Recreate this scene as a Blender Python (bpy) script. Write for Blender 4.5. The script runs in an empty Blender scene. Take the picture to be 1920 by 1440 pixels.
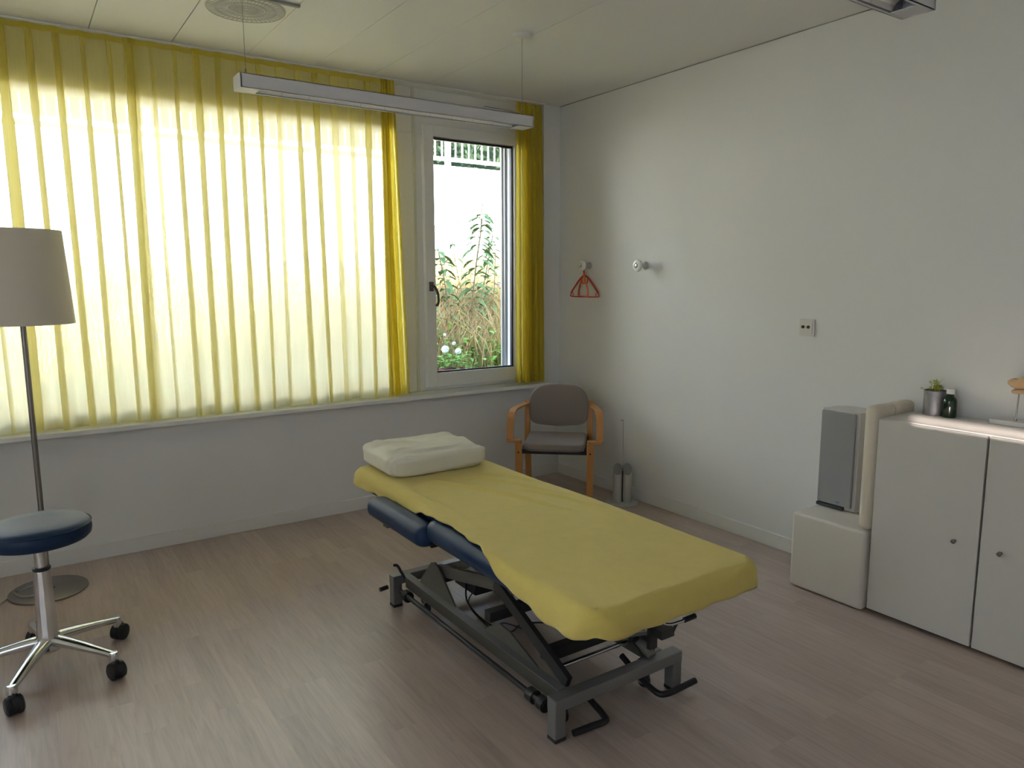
import bpy, bmesh, math, random
from mathutils import Vector, Matrix, noise
random.seed(7)
PI = math.pi
sc = bpy.context.scene
C = sc.collection
H = 2.745

# ------------------------------------------------------------------ helpers
def smooth(bm, ang=40):
    lim = math.radians(ang)
    for f in bm.faces: f.smooth = True
    for e in bm.edges:
        if len(e.link_faces) == 2 and e.calc_face_angle(0) > lim: e.smooth = False

def obj(name, bm, m, parent=None, ang=40, flat=False, recalc=True):
    if recalc: bmesh.ops.recalc_face_normals(bm, faces=bm.faces)
    if not flat: smooth(bm, ang)
    me = bpy.data.meshes.new(name); bm.to_mesh(me); bm.free()
    me.materials.append(m)
    o = bpy.data.objects.new(name, me); C.objects.link(o)
    if parent is not None: o.parent = parent
    return o

def tag(o, label, cat, group=None, kind=None):
    o['label'] = label; o['category'] = cat
    if group: o['group'] = group
    if kind: o['kind'] = kind
    return o

def thing(name, label, cat, loc=(0, 0, 0), rz=0, group=None):
    o = bpy.data.objects.new(name, None); C.objects.link(o)
    o.empty_display_size = .05
    o.location = loc; o.rotation_euler = (0, 0, rz)
    return tag(o, label, cat, group)

def struct(name, bm, m, **k):
    o = obj(name, bm, m, **k); o['kind'] = 'structure'; return o

def bevel(o, w=.004, seg=2):
    b = o.modifiers.new('bevel', 'BEVEL'); b.width = w; b.segments = seg; b.limit_method = 'ANGLE'
    b.angle_limit = math.radians(40); b.harden_normals = False
    return o

def box(bm, x0, x1, y0, y1, z0, z1, M=None):
    vs = [bm.verts.new((x, y, z)) for x in (x0, x1) for y in (y0, y1) for z in (z0, z1)]
    for f in ((0, 1, 3, 2), (4, 6, 7, 5), (0, 4, 5, 1), (2, 3, 7, 6), (0, 2, 6, 4), (1, 5, 7, 3)):
        bm.faces.new([vs[i] for i in f])
    if M is not None: bmesh.ops.transform(bm, matrix=M, verts=vs)
    return vs

def nb(): return bmesh.new()
def B(*a, **k):
    bm = nb(); box(bm, *a, **k); return bm

def frame_of(d, up=Vector((0, 0, 1))):
    d = d.normalized()
    if abs(d.dot(up)) > .98: up = Vector((1, 0, 0))
    s = d.cross(up).normalized(); u = s.cross(d).normalized()
    return s, u

def bar(bm, a, b, w, h, up=(0, 0, 1)):
    a = Vector(a); b = Vector(b); s, u = frame_of(b - a, Vector(up))
    vs = []
    for p in (a, b):
        for i, j in ((-1, -1), (1, -1), (1, 1), (-1, 1)): vs.append(bm.verts.new(p + s * w / 2 * i + u * h / 2 * j))
    for f in ((3, 2, 1, 0), (4, 5, 6, 7), (0, 1, 5, 4), (1, 2, 6, 5), (2, 3, 7, 6), (3, 0, 4, 7)):
        bm.faces.new([vs[i] for i in f])

def catmull(pts, n=6):
    pts = [Vector(p) for p in pts]
    if len(pts) < 3: return pts
    P = [pts[0] * 2 - pts[1]] + pts + [pts[-1] * 2 - pts[-2]]
    out = []
    for i in range(1, len(P) - 2):
        for k in range(n):
            t = k / n; a, b, c, d = P[i - 1:i + 3]
            out.append(.5 * ((2 * b) + (c - a) * t + (2 * a - 5 * b + 4 * c - d) * t * t + (3 * b - a - 3 * c + d) * t ** 3))
    out.append(pts[-1]); return out

def tube(bm, pts, r, seg=10, sm=0, caps=True):
    pts = catmull(pts, sm) if sm else [Vector(p) for p in pts]
    rr = r if isinstance(r, (list, tuple)) else None
    rings = []; prev = None
    for i, p in enumerate(pts):
        d = (pts[min(i + 1, len(pts) - 1)] - pts[max(i - 1, 0)]).normalized()
        if prev is None: s, u = frame_of(d)
        else:
            s = (prev - d * prev.dot(d)).normalized(); u = s.cross(d)
        prev = s
        R = rr[min(int(i * len(rr) / len(pts)), len(rr) - 1)] if rr else r
        rings.append([bm.verts.new(p + (s * math.cos(2 * PI * k / seg) + u * math.sin(2 * PI * k / seg)) * R) for k in range(seg)])
    for a, b in zip(rings, rings[1:]):
        for k in range(seg): bm.faces.new((a[k], a[(k + 1) % seg], b[(k + 1) % seg], b[k]))
    if caps:
        bm.faces.new(rings[0][::-1]); bm.faces.new(rings[-1])
    return rings

def lathe(bm, prof, seg=40, c=(0, 0, 0), M=None, closed=False):
    c = Vector(c); rings = []; vs = []
    for r, z in prof:
        if r < 1e-6: ring = [bm.verts.new(c + Vector((0, 0, z)))]
        else: ring = [bm.verts.new(c + Vector((r * math.cos(2 * PI * k / seg), r * math.sin(2 * PI * k / seg), z))) for k in range(seg)]
        rings.append(ring); vs += ring
    pairs = list(zip(rings, rings[1:]))
    if closed: pairs.append((rings[-1], rings[0]))
    for a, b in pairs:
        if len(a) == 1 and len(b) == 1: continue
        for k in range(seg):
            k2 = (k + 1) % seg
            if len(a) == 1: bm.faces.new((a[0], b[k], b[k2]))
            elif len(b) == 1: bm.faces.new((a[k], a[k2], b[0]))
            else: bm.faces.new((a[k], a[k2], b[k2], b[k]))
    if M is not None: bmesh.ops.transform(bm, matrix=M, verts=vs)
    return vs

def prism(bm, poly, a0, a1, axis='y'):
    def P(u, v, a):
        return (u, a, v) if axis == 'y' else ((a, u, v) if axis == 'x' else (u, v, a))
    A = [bm.verts.new(P(u, v, a0)) for u, v in poly]; Bv = [bm.verts.new(P(u, v, a1)) for u, v in poly]
    bm.faces.new(A); bm.faces.new(Bv[::-1])
    n = len(poly)
    for i in range(n): bm.faces.new((A[i], A[(i + 1) % n], Bv[(i + 1) % n], Bv[i]))

def rrect(x0, x1, y0, y1, r, n=6):
    out = []
    for cx, cy, a0 in ((x1 - r, y1 - r, 0), (x0 + r, y1 - r, 90), (x0 + r, y0 + r, 180), (x1 - r, y0 + r, 270)):
        for k in range(n + 1):
            a = math.radians(a0 + 90 * k / n); out.append((cx + r * math.cos(a), cy + r * math.sin(a)))
    return out

def slab(bm, x0, x1, y0, y1, z0, z1, rc, re, n=8, m=5, crown=0, M=None):
    """cushion: rounded-rectangle outline with edges rounded by re"""
    rings = []; vs = []
    steps = [(re * (1 - math.sin(a)), z0 + re * (1 - math.cos(a))) for a in [PI / 2 * k / m for k in range(m + 1)]]
    steps = [(re - re * math.sin(PI / 2 * k / m), z0 + re - re * math.cos(PI / 2 * k / m)) for k in range(m + 1)]
    steps += [(re - re * math.cos(PI / 2 * k / m), z1 - re + re * math.sin(PI / 2 * k / m)) for k in range(m + 1)]
    for ins, z in steps:
        ring = [bm.verts.new((x, y, z)) for x, y in rrect(x0 + ins, x1 - ins, y0 + ins, y1 - ins, max(rc - ins, .002), n)]
        rings.append(ring); vs += ring
    for a, b in zip(rings, rings[1:]):
        N = len(a)
        for k in range(N): bm.faces.new((a[k], a[(k + 1) % N], b[(k + 1) % N], b[k]))
    bm.faces.new(rings[0][::-1]); bm.faces.new(rings[-1])
    if M is not None: bmesh.ops.transform(bm, matrix=M, verts=vs)
    return vs

def ribbon(bm, pts, wdir, w, t, sm=5):
    """flat strip swept along pts; wdir = direction of its width"""
    pts = catmull(pts, sm); W = Vector(wdir).normalized(); rings = []
    for i, p in enumerate(pts):
        d = (pts[min(i + 1, len(pts) - 1)] - pts[max(i - 1, 0)]).normalized()
        nrm = d.cross(W).normalized()
        rings.append([bm.verts.new(p + W * a * w / 2 + nrm * b * t / 2) for a, b in ((-1, -1), (1, -1), (1, 1), (-1, 1))])
    for a, b in zip(rings, rings[1:]):
        for k in range(4): bm.faces.new((a[k], a[(k + 1) % 4], b[(k + 1) % 4], b[k]))
    bm.faces.new(rings[0][::-1]); bm.faces.new(rings[-1])

def superel(bm, a, b, c, e1, e2, nu=48, nv=28, fn=None):
    def s(v, e): return math.copysign(abs(v) ** e, v)
    rings = []
    for j in range(nv + 1):
        ph = -PI / 2 + PI * j / nv
        if j in (0, nv):
            rings.append([bm.verts.new((0, 0, c * (-1 if j == 0 else 1)))]); continue
        ring = []
        for i in range(nu):
            th = 2 * PI * i / nu
            ring.append(bm.verts.new((a * s(math.cos(ph), e1) * s(math.cos(th), e2), b * s(math.cos(ph), e1) * s(math.sin(th), e2), c * s(math.sin(ph), e1))))
        rings.append(ring)
    for A, Bq in zip(rings, rings[1:]):
        for k in range(nu):
            k2 = (k + 1) % nu
            if len(A) == 1: bm.faces.new((A[0], Bq[k2], Bq[k]))
            elif len(Bq) == 1: bm.faces.new((A[k], A[k2], Bq[0]))
            else: bm.faces.new((A[k], A[k2], Bq[k2], Bq[k]))
    if fn:
        for v in bm.verts: v.co = fn(v.co)

def Tr(x, y, z): return Matrix.Translation((x, y, z))
def Rx(a): return Matrix.Rotation(math.radians(a), 4, 'X')
def Ry(a): return Matrix.Rotation(math.radians(a), 4, 'Y')
def Rz(a): return Matrix.Rotation(math.radians(a), 4, 'Z')
def interp(x, pts):
    if x <= pts[0][0]: return pts[0][1]
    for (a, p), (b, q) in zip(pts, pts[1:]):
        if x <= b: return p + (q - p) * (x - a) / (b - a)
    return pts[-1][1]

# ------------------------------------------------------------------ materials
def mat(name, col, rough=.5, metal=0, var=0, vscale=8, bump=0, bscale=200, spec=.5, sheen=0, coat=0, vstretch=None):
    m = bpy.data.materials.new(name); m.use_nodes = True
    nt = m.node_tree; N = nt.nodes; L = nt.links; p = N['Principled BSDF']
    p.inputs['Base Color'].default_value = (*col, 1); p.inputs['Roughness'].default_value = rough
    p.inputs['Metallic'].default_value = metal; p.inputs['Specular IOR Level'].default_value = spec
    if sheen: p.inputs['Sheen Weight'].default_value = sheen
    if coat: p.inputs['Coat Weight'].default_value = coat
    tc = N.new('ShaderNodeTexCoord'); mp = N.new('ShaderNodeMapping'); L.new(tc.outputs['Object'], mp.inputs[0])
    if vstretch: mp.inputs['Scale'].default_value = vstretch
    if var:
        n = N.new('ShaderNodeTexNoise'); n.inputs['Scale'].default_value = vscale; n.inputs['Detail'].default_value = 4
        L.new(mp.outputs[0], n.inputs['Vector'])
        r = N.new('ShaderNodeMapRange'); r.inputs['To Min'].default_value = 1 - var; r.inputs['To Max'].default_value = 1 + var
        L.new(n.outputs['Fac'], r.inputs['Value'])
        mx = N.new('ShaderNodeVectorMath'); mx.operation = 'SCALE'; mx.inputs[0].default_value = col
        L.new(r.outputs[0], mx.inputs['Scale']); L.new(mx.outputs[0], p.inputs['Base Color'])
    if bump:
        n2 = N.new('ShaderNodeTexNoise'); n2.inputs['Scale'].default_value = bscale; n2.inputs['Detail'].default_value = 3
        L.new(tc.outputs['Object'], n2.inputs['Vector'])
        b = N.new('ShaderNodeBump'); b.inputs['Strength'].default_value = bump; b.inputs['Distance'].default_value = .002
        L.new(n2.outputs['Fac'], b.inputs['Height']); L.new(b.outputs[0], p.inputs['Normal'])
    return m

WALL = mat('wall_paint', (.735, .74, .735), .75, bump=.25, bscale=350, spec=.25)
CEIL = mat('ceiling_paint', (.755, .76, .75), .6, bump=.05, bscale=400, spec=.25)
WHITEP = mat('white_frame_paint', (.76, .76, .74), .38)
BASEB = mat('baseboard_paint', (.72, .72, .70), .45)
SILL = mat('sill_laminate', (.78, .79, .78), .3)
DARKJ = mat('dark_gap', (.03, .03, .03), .8)
GASK = mat('black_gasket', (.02, .022, .04), .5)
CONC = mat('white_render_wall', (.86, .85, .82), .9, var=.04, vscale=3)
RAILW = mat('white_railing_paint', (.85, .85, .85), .5)
HOUSEX = mat('outside_reveal', (.80, .80, .78), .6)
LAMPW = mat('lamp_housing', (.62, .62, .64), .45)
REFL = mat('polished_reflector', (.92, .92, .90), .35, metal=.35)
STEEL = mat('brushed_steel', (.30, .28, .26), .36, metal=1)
CHROME = mat('chrome', (.72, .73, .74), .14, metal=1, bump=.02, bscale=30)
SHADE = mat('lampshade_cloth', (.66, .61, .52), .85, bump=.3, bscale=900)
BLACK = mat('black_plastic', (.012, .012, .014), .45)
NAVY = mat('navy_vinyl', (.009, .027, .072), .46, bump=.08, bscale=500, spec=.28)
ALU = mat('grey_powder_metal', (.25, .25, .25), .38, metal=.6)
TAUPE = mat('taupe_painted_steel', (.12, .115, .10), .38, metal=.35)
DKSTEEL = mat('dark_steel', (.05, .05, .05), .38, metal=.5)
TOWEL = mat('yellow_terry', (.66, .535, .145), .95, var=.06, vscale=25, bump=.9, bscale=420, spec=.1, sheen=.25)
PILLOW = mat('white_jersey', (.74, .72, .64), .9, bump=.3, bscale=600, spec=.15)
BEECH = mat('orange_beech', (.50, .235, .075), .38, var=.16, vscale=9, vstretch=(1, 1, .12), spec=.4)
SEATF = mat('taupe_upholstery', (.245, .205, .19), .8, bump=.3, bscale=900, spec=.2, sheen=.2)
CABW = mat('white_cabinet', (.60, .59, .56), .32)
LEATH = mat('white_leatherette', (.66, .63, .58), .5, bump=.15, bscale=300)
CREAM = mat('cream_leatherette', (.66, .60, .50), .5, bump=.2, bscale=250, var=.05, vscale=14)
GRILLE = mat('grey_speaker_cloth', (.30, .31, .32), .8, bump=.5, bscale=1500)
SPKB = mat('silver_speaker_case', (.56, .54, .53), .4)
LTGREY = mat('light_grey_metal', (.50, .50, .47), .45, metal=.2)
MESHG = mat('grey_mesh_face', (.25, .25, .24), .8, bump=.6, bscale=900)
PORC = mat('white_porcelain', (.75, .75, .73), .2)
REDP = mat('red_plastic', (.55, .035, .012), .35)
ORGP = mat('orange_plastic', (.70, .14, .03), .35)
TIN = mat('tin_can', (.28, .28, .29), .5, metal=.7, var=.2, vscale=40)
PLANT = mat('yellow_green_leaf', (.42, .46, .03), .6)
SOIL = mat('soil', (.03, .02, .012), .95)
GGLASS = mat('green_bottle_glass', (.004, .022, .006), .15, coat=.2)
CAPW = mat('white_cap', (.7, .7, .7), .4)
BONE = mat('tan_wood_figure', (.58, .38, .21), .5, var=.12, vscale=40)
ACRY = mat('white_base', (.62, .62, .62), .3)
CABLE = mat('pale_cable', (.4, .39, .36), .5)
PLATE = mat('socket_plate', (.62, .62, .58), .35)
HANDLE = mat('bronze_grey_handle', (.10, .09, .08), .4, metal=.6)
GROUND = mat('garden_soil_grass', (.16, .14, .06), .95, var=.5, vscale=6)
DRYG = mat('dry_grass', (.40, .28, .13), .8, var=.4, vscale=3, spec=.1)
GREENG = mat('green_grass', (.17, .24, .06), .7, var=.4, vscale=3, spec=.1)
LEAF = mat('bush_leaf', (.075, .13, .045), .8, var=.3, vscale=12, spec=.08)
WEED = mat('weed_leaf', (.13, .26, .035), .7, var=.4, vscale=8, spec=.15)
HEDGE = mat('hedge_leaf', (.022, .038, .02), .8, var=.5, vscale=6, spec=.08)
STEMM = mat('brown_green_stem', (.16, .14, .07), .7)
PURP = mat('purple_blossom', (.25, .13, .42), .7)
BROWNF = mat('faded_brown_blossom', (.16, .07, .06), .8)
WHITEF = mat('white_petals', (.85, .86, .92), .6)
TERRA = mat('dark_red_pot', (.16, .035, .03), .6)
TAPEG = mat('cream_gasket_strip', (.62, .62, .50), .5)

def floor_mat():
    m = bpy.data.materials.new('parquet'); m.use_nodes = True
    nt = m.node_tree; N = nt.nodes; L = nt.links; p = N['Principled BSDF']
    tc = N.new('ShaderNodeTexCoord'); mp = N.new('ShaderNodeMapping')
    mp.inputs['Rotation'].default_value = (0, 0, PI / 2)
    L.new(tc.outputs['Object'], mp.inputs[0])
    br = N.new('ShaderNodeTexBrick'); br.inputs['Scale'].default_value = 1
    br.inputs['Brick Width'].default_value = .62; br.inputs['Row Height'].default_value = .078
    br.inputs['Mortar Size'].default_value = .0006; br.inputs['Mortar Smooth'].default_value = .4
    br.offset = .37; br.offset_frequency = 3; br.squash = 1.25; br.squash_frequency = 4
    br.inputs['Color1'].default_value = (0, 0, 0, 1); br.inputs['Color2'].default_value = (1, 1, 1, 1)
    br.inputs['Mortar'].default_value = (.2, .2, .2, 1)
    L.new(mp.outputs[0], br.inputs['Vector'])
    g = N.new('ShaderNodeTexNoise'); g.inputs['Scale'].default_value = 3.5; g.inputs['Detail'].default_value = 6; g.inputs['Distortion'].default_value = 1.2
    mp2 = N.new('ShaderNodeMapping'); mp2.inputs['Scale'].default_value = (1.0, 14, 1); L.new(mp.outputs[0], mp2.inputs[0])
    sep = N.new('ShaderNodeSeparateColor'); L.new(br.outputs['Color'], sep.inputs[0])
    add = N.new('ShaderNodeVectorMath'); add.operation = 'ADD'
    comb = N.new('ShaderNodeCombineXYZ'); mul = N.new('ShaderNodeMath'); mul.operation = 'MULTIPLY'; mul.inputs[1].default_value = 37
    L.new(sep.outputs[0], mul.inputs[0]); L.new(mul.outputs[0], comb.inputs[0]); L.new(mul.outputs[0], comb.inputs[1])
    L.new(mp2.outputs[0], add.inputs[0]); L.new(comb.outputs[0], add.inputs[1]); L.new(add.outputs[0], g.inputs['Vector'])
    r1 = N.new('ShaderNodeMix'); r1.data_type = 'RGBA'
    r1.inputs[6].default_value = (.415, .325, .280, 1); r1.inputs[7].default_value = (.500, .398, .345, 1)
    L.new(sep.outputs[0], r1.inputs[0])
    r2 = N.new('ShaderNodeMix'); r2.data_type = 'RGBA'; r2.blend_type = 'MULTIPLY'
    L.new(r1.outputs[2], r2.inputs[6])
    cr = N.new('ShaderNodeValToRGB'); cr.color_ramp.elements[0].position = .30; cr.color_ramp.elements[0].color = (.72, .72, .72, 1)
    cr.color_ramp.elements[1].position = .62; cr.color_ramp.elements[1].color = (1.05, 1.05, 1.05, 1)
    L.new(g.outputs['Fac'], cr.inputs[0]); L.new(cr.outputs[0], r2.inputs[7]); r2.inputs[0].default_value = .6
    # sparse darker grain figures
    wv = N.new('ShaderNodeTexWave'); wv.wave_type = 'RINGS'; wv.inputs['Scale'].default_value = 3; wv.inputs['Distortion'].default_value = 9
    wv.inputs['Detail'].default_value = 2
    L.new(add.outputs[0], wv.inputs['Vector'])
    cr2 = N.new('ShaderNodeValToRGB'); cr2.color_ramp.elements[0].position = 0; cr2.color_ramp.elements[0].color = (.72, .74, .72, 1)
    cr2.color_ramp.elements[1].position = .10; cr2.color_ramp.elements[1].color = (1, 1, 1, 1)
    L.new(wv.outputs[0], cr2.inputs[0])
    n3 = N.new('ShaderNodeTexNoise'); n3.inputs['Scale'].default_value = 1.7; L.new(mp.outputs[0], n3.inputs['Vector'])
    cr3 = N.new('ShaderNodeValToRGB'); cr3.color_ramp.elements[0].position = .55; cr3.color_ramp.elements[1].position = .66
    L.new(n3.outputs['Fac'], cr3.inputs[0])
    mm = N.new('ShaderNodeMath'); mm.operation = 'MULTIPLY'; mm.inputs[1].default_value = .45; L.new(cr3.outputs[0], mm.inputs[0])
    r3 = N.new('ShaderNodeMix'); r3.data_type = 'RGBA'; r3.blend_type = 'MULTIPLY'
    L.new(mm.outputs[0], r3.inputs[0]); L.new(r2.outputs[2], r3.inputs[6]); L.new(cr2.outputs[0], r3.inputs[7])
    L.new(r3.outputs[2], p.inputs['Base Color'])
    p.inputs['Roughness'].default_value = .33; p.inputs['Specular IOR Level'].default_value = .75
    b = N.new('ShaderNodeBump'); b.inputs['Strength'].default_value = .12; b.inputs['Distance'].default_value = .001
    L.new(g.outputs['Fac'], b.inputs['Height']); L.new(b.outputs[0], p.inputs['Normal'])
    return m

def curtain_mat(name, col, tr, dens, dcol):
    m = bpy.data.materials.new(name); m.use_nodes = True
    nt = m.node_tree; N = nt.nodes; L = nt.links
    for n in list(N): N.remove(n)
    out = N.new('ShaderNodeOutputMaterial'); t = N.new('ShaderNodeBsdfTransparent'); t.inputs[0].default_value = (*tr, 1)
    tl = N.new('ShaderNodeBsdfTranslucent'); d = N.new('ShaderNodeBsdfDiffuse')
    tc = N.new('ShaderNodeTexCoord'); mp = N.new('ShaderNodeMapping'); mp.inputs['Scale'].default_value = (1, 1, .02)
    L.new(tc.outputs['Object'], mp.inputs[0])
    n = N.new('ShaderNodeTexNoise'); n.inputs['Scale'].default_value = 260; L.new(mp.outputs[0], n.inputs['Vector'])
    r = N.new('ShaderNodeMapRange'); r.inputs['To Min'].default_value = .9; r.inputs['To Max'].default_value = 1.1; L.new(n.outputs['Fac'], r.inputs['Value'])
    sc_ = N.new('ShaderNodeVectorMath'); sc_.operation = 'SCALE'; sc_.inputs[0].default_value = col; L.new(r.outputs[0], sc_.inputs['Scale'])
    L.new(sc_.outputs[0], tl.inputs[0]); d.inputs[0].default_value = (*dcol, 1)
    a = N.new('ShaderNodeMixShader'); a.inputs[0].default_value = .28; L.new(tl.outputs[0], a.inputs[1]); L.new(d.outputs[0], a.inputs[2])
    b = N.new('ShaderNodeMixShader'); b.inputs[0].default_value = dens; L.new(t.outputs[0], b.inputs[1]); L.new(a.outputs[0], b.inputs[2])
    L.new(b.outputs[0], out.inputs[0])
    return m
CURT = curtain_mat('yellow_sheer', (.94, .92, .71), (.98, .98, .94), .78, (.84, .71, .15))
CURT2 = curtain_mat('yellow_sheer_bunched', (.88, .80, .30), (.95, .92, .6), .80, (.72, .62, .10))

def glass_mat():
    m = bpy.data.materials.new('window_glass'); m.use_nodes = True
    nt = m.node_tree; N = nt.nodes; L = nt.links
    for n in list(N): N.remove(n)
    out = N.new('ShaderNodeOutputMaterial'); t = N.new('ShaderNodeBsdfTransparent'); t.inputs[0].default_value = (.95, .97, .96, 1)
    g = N.new('ShaderNodeBsdfGlossy'); g.inputs['Roughness'].default_value = .01
    f = N.new('ShaderNodeFresnel'); f.inputs[0].default_value = 1.45
    mx = N.new('ShaderNodeMixShader'); L.new(f.outputs[0], mx.inputs[0]); L.new(t.outputs[0], mx.inputs[1]); L.new(g.outputs[0], mx.inputs[2])
    L.new(mx.outputs[0], out.inputs[0]); return m
GLASS = glass_mat()

# ------------------------------------------------------------------ room shell
XW, YS = -5.4, -6.9
struct('floor', B(XW, 0, YS, 0, -.06, 0), floor_mat(), flat=True)
bm = nb()
edges = [XW - .15, -4.93, -4.545, -4.16, -3.775, -3.395, -3.01, -2.627, -2.24, -1.853, -1.49, -1.105]
for i, (a, b) in enumerate(zip(edges, edges[1:])):
    g0 = .0025 if a < -2.5 else .0011
    g1 = .0025 if b < -2.5 else .0011
    box(bm, a + g0, b - g1, YS, .10, H, H + .03)
box(bm, -1.105 + .0011, -.006, YS, .10, H, H + .03)
box(bm, XW - .15, .35, YS - .2, .27, H + .03, H + .12)
struct('ceiling', bm, CEIL, flat=True)
bm = nb()
box(bm, XW, .15, 0, .27, -.1, .70)                # under the sill
box(bm, -.15, .15, 0, .27, .70, H)
struct('wall_back', bm, WALL, flat=True)
struct('wall_right', B(0, .15, YS, 0, -.1, H + .03), WALL, flat=True)
# left wall: unseen wide opening added for fill light, high slot shaped to cast the sunbeam
bm = nb()
zs0, zs1, ys0, ys1 = 2.528, 2.602, -6.75, -5.57
zb0, zb1, yb0, yb1 = .75, 2.30, -5.3, -2.9
x0, x1 = XW - .12, XW
box(bm, x0, x1, YS, ys0, -.1, H + .03); box(bm, x0, x1, ys1, yb0, -.1, H + .03); box(bm, x0, x1, yb1, .27, -.1, H + .03)
box(bm, x0, x1, ys0, ys1, -.1, zs0); box(bm, x0, x1, ys0, ys1, zs1, H + .03)
box(bm, x0, x1, yb0, yb1, -.1, zb0); box(bm, x0, x1, yb0, yb1, zb1, H + .03)
struct('wall_left', bm, WALL, flat=True)
struct('wall_front', B(XW - .12, .15, YS - .15, YS, -.1, H + .03), WALL, flat=True)
bevel(struct('baseboard_back', B(XW, -.012, -.012, 0, 0, .08), BASEB, flat=True), .002)
bevel(struct('baseboard_right', B(-.012, 0, YS, 0, 0, .08), BASEB, flat=True), .002)
struct('trim_1', B(-.007, 0, YS, 0, H - .003, H + .001), mat('joint_grey', (.30, .30, .28), .8), flat=True)  # shadow joint
bevel(struct('trim_2', B(XW, -.15, -.080, .10, .702, .728), SILL, flat=True), .003)  # window sill board

def beam_dimmer_mat():
    m = bpy.data.materials.new('beam_dimmer'); m.use_nodes = True; N = m.node_tree.nodes; L = m.node_tree.links
    for n in list(N): N.remove(n)
    o_ = N.new('ShaderNodeOutputMaterial'); t_ = N.new('ShaderNodeBsdfTransparent'); t_.inputs[0].default_value = (.56, .53, .53, 1); L.new(t_.outputs[0], o_.inputs[0]); return m
dimmer = struct('beam_dimmer_pane', B(x0 + .05, x0 + .056, ys0, ys1, zs0, zs1), beam_dimmer_mat(), flat=True)  # unseen pane added across the slot to dim the sunbeam
def fill_diffuser_mat():
    m = bpy.data.materials.new('fill_diffuser_cloth'); m.use_nodes = True; N = m.node_tree.nodes; L = m.node_tree.links
    for n in list(N): N.remove(n)
    o_ = N.new('ShaderNodeOutputMaterial'); a_ = N.new('ShaderNodeBsdfTranslucent'); a_.inputs[0].default_value = (.09, .099, .112, 1)
    b_ = N.new('ShaderNodeBsdfDiffuse'); b_.inputs[0].default_value = (.8, .8, .8, 1); x_ = N.new('ShaderNodeMixShader'); x_.inputs[0].default_value = .25
    L.new(a_.outputs[0], x_.inputs[1]); L.new(b_.outputs[0], x_.inputs[2]); L.new(x_.outputs[0], o_.inputs[0]); return m
bm = nb(); vs_ = [bm.verts.new(v) for v in ((XW - .03, yb0, zb0), (XW - .03, yb1, zb0), (XW - .03, yb1, zb1), (XW - .03, yb0, zb1))]; bm.faces.new(vs_)
struct('fill_diffuser', bm, fill_diffuser_mat(), flat=True)  # unseen translucent sheet, added to turn sun into soft room fill
# window_1: large fixed light behind the curtains, window_2: casement
bm = nb()
YF0, YF1 = .10, .17
box(bm, XW, -.15, YF0, YF1, 2.452, H)            # head panel
box(bm, XW, -1.095, YF0, YF1, .728, .825)        # bottom rail
box(bm, -1.272, -1.095, YF0, YF1, .825, 2.452)   # post
box(bm, -1.095, -.15, YF0, YF1, .728, .752)
box(bm, -.20, -.15, YF0, YF1, .752, 2.452)
box(bm, -5.4, -5.33, YF0, YF1, .825, 2.452)
w1 = struct('window_1', bm, WHITEP, flat=True); bevel(w1, .002)
w1['label'] = 'wide white window frame along the wall behind the drawn yellow curtains'
bm = nb()
for a in ((-5.33, -1.272, 2.440, 2.452), (-5.33, -1.272, .825, .837), (-1.284, -1.272, .837, 2.440), (-5.33, -5.318, .837, 2.44)):
    box(bm, a[0], a[1], .118, .134, a[2], a[3])
obj('gasket', bm, GASK, w1, flat=True)
obj('pane', B(-5.318, -1.284, .128, .131, .837, 2.44), GLASS, w1, flat=True)
obj('cover_strip', B(-1.163, -1.143, .092, .10, .728, H), TAPEG, w1, flat=True)
bm = nb()
gx0, gx1, gz0, gz1 = -1.014, -.352, .848, 2.447
box(bm, -1.088, gx0, .078, .15, .752, 2.522); box(bm, gx1, -.205, .078, .15, .752, 2.522)
box(bm, gx0, gx1, .078, .15, .752, gz0); box(bm, gx0, gx1, .078, .15, gz1, 2.522)
w2 = struct('window_2', bm, WHITEP, flat=True); bevel(w2, .002)
w2['label'] = 'white casement window sash in the corner with a view of the garden'
bm = nb()
box(bm, gx0, gx1, .11, .128, gz1 - .014, gz1); box(bm, gx0, gx1, .11, .128, gz0, gz0 + .009)
box(bm, gx0, gx0 + .006, .11, .128, gz0, gz1); box(bm, gx1 - .010, gx1, .108, .135, gz0, gz1)
obj('gasket', bm, GASK, w2, flat=True)
obj('pane', B(gx0, gx1, .119, .122, gz0, gz1), GLASS, w2, flat=True)
hd = obj('handle', B(-1.066, -1.036, .068, .078, 1.418, 1.482), HANDLE, w2); bevel(hd, .003)
bm = nb(); tube(bm, [(-1.051, .070, 1.455), (-1.051, .040, 1.452), (-1.045, .026, 1.440), (-1.028, .024, 1.40), (-1.024, .026, 1.35), (-1.030, .034, 1.325), (-1.040, .038, 1.322)], .0090, 10, 5)
obj('lever', bm, HANDLE, hd)
# outside reveals and rolling shutter track
bm = nb()
box(bm, -.352, -.15, .15, .27, .70, H); box(bm, XW, -.352, .15, .27, 2.46, H + .12)
box(bm, XW, -.352, .172, .30, .70, .74)
struct('trim_3', bm, HOUSEX, flat=True)
bm = nb(); box(bm, -.372, -.353, .185, .195, .74, 2.46); box(bm, -.372, -.353, .225, .235, .74, 2.46)
struct('trim_4', bm, ALU, flat=True)

# ------------------------------------------------------------------ curtains
rail = obj('curtain_rail', B(XW + .02, -.16, -.030, .014, H - .011, H), WHITEP); bevel(rail, .003)
tag(rail, 'white curtain rail fixed on the ceiling above the window', 'curtain rail')

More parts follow.
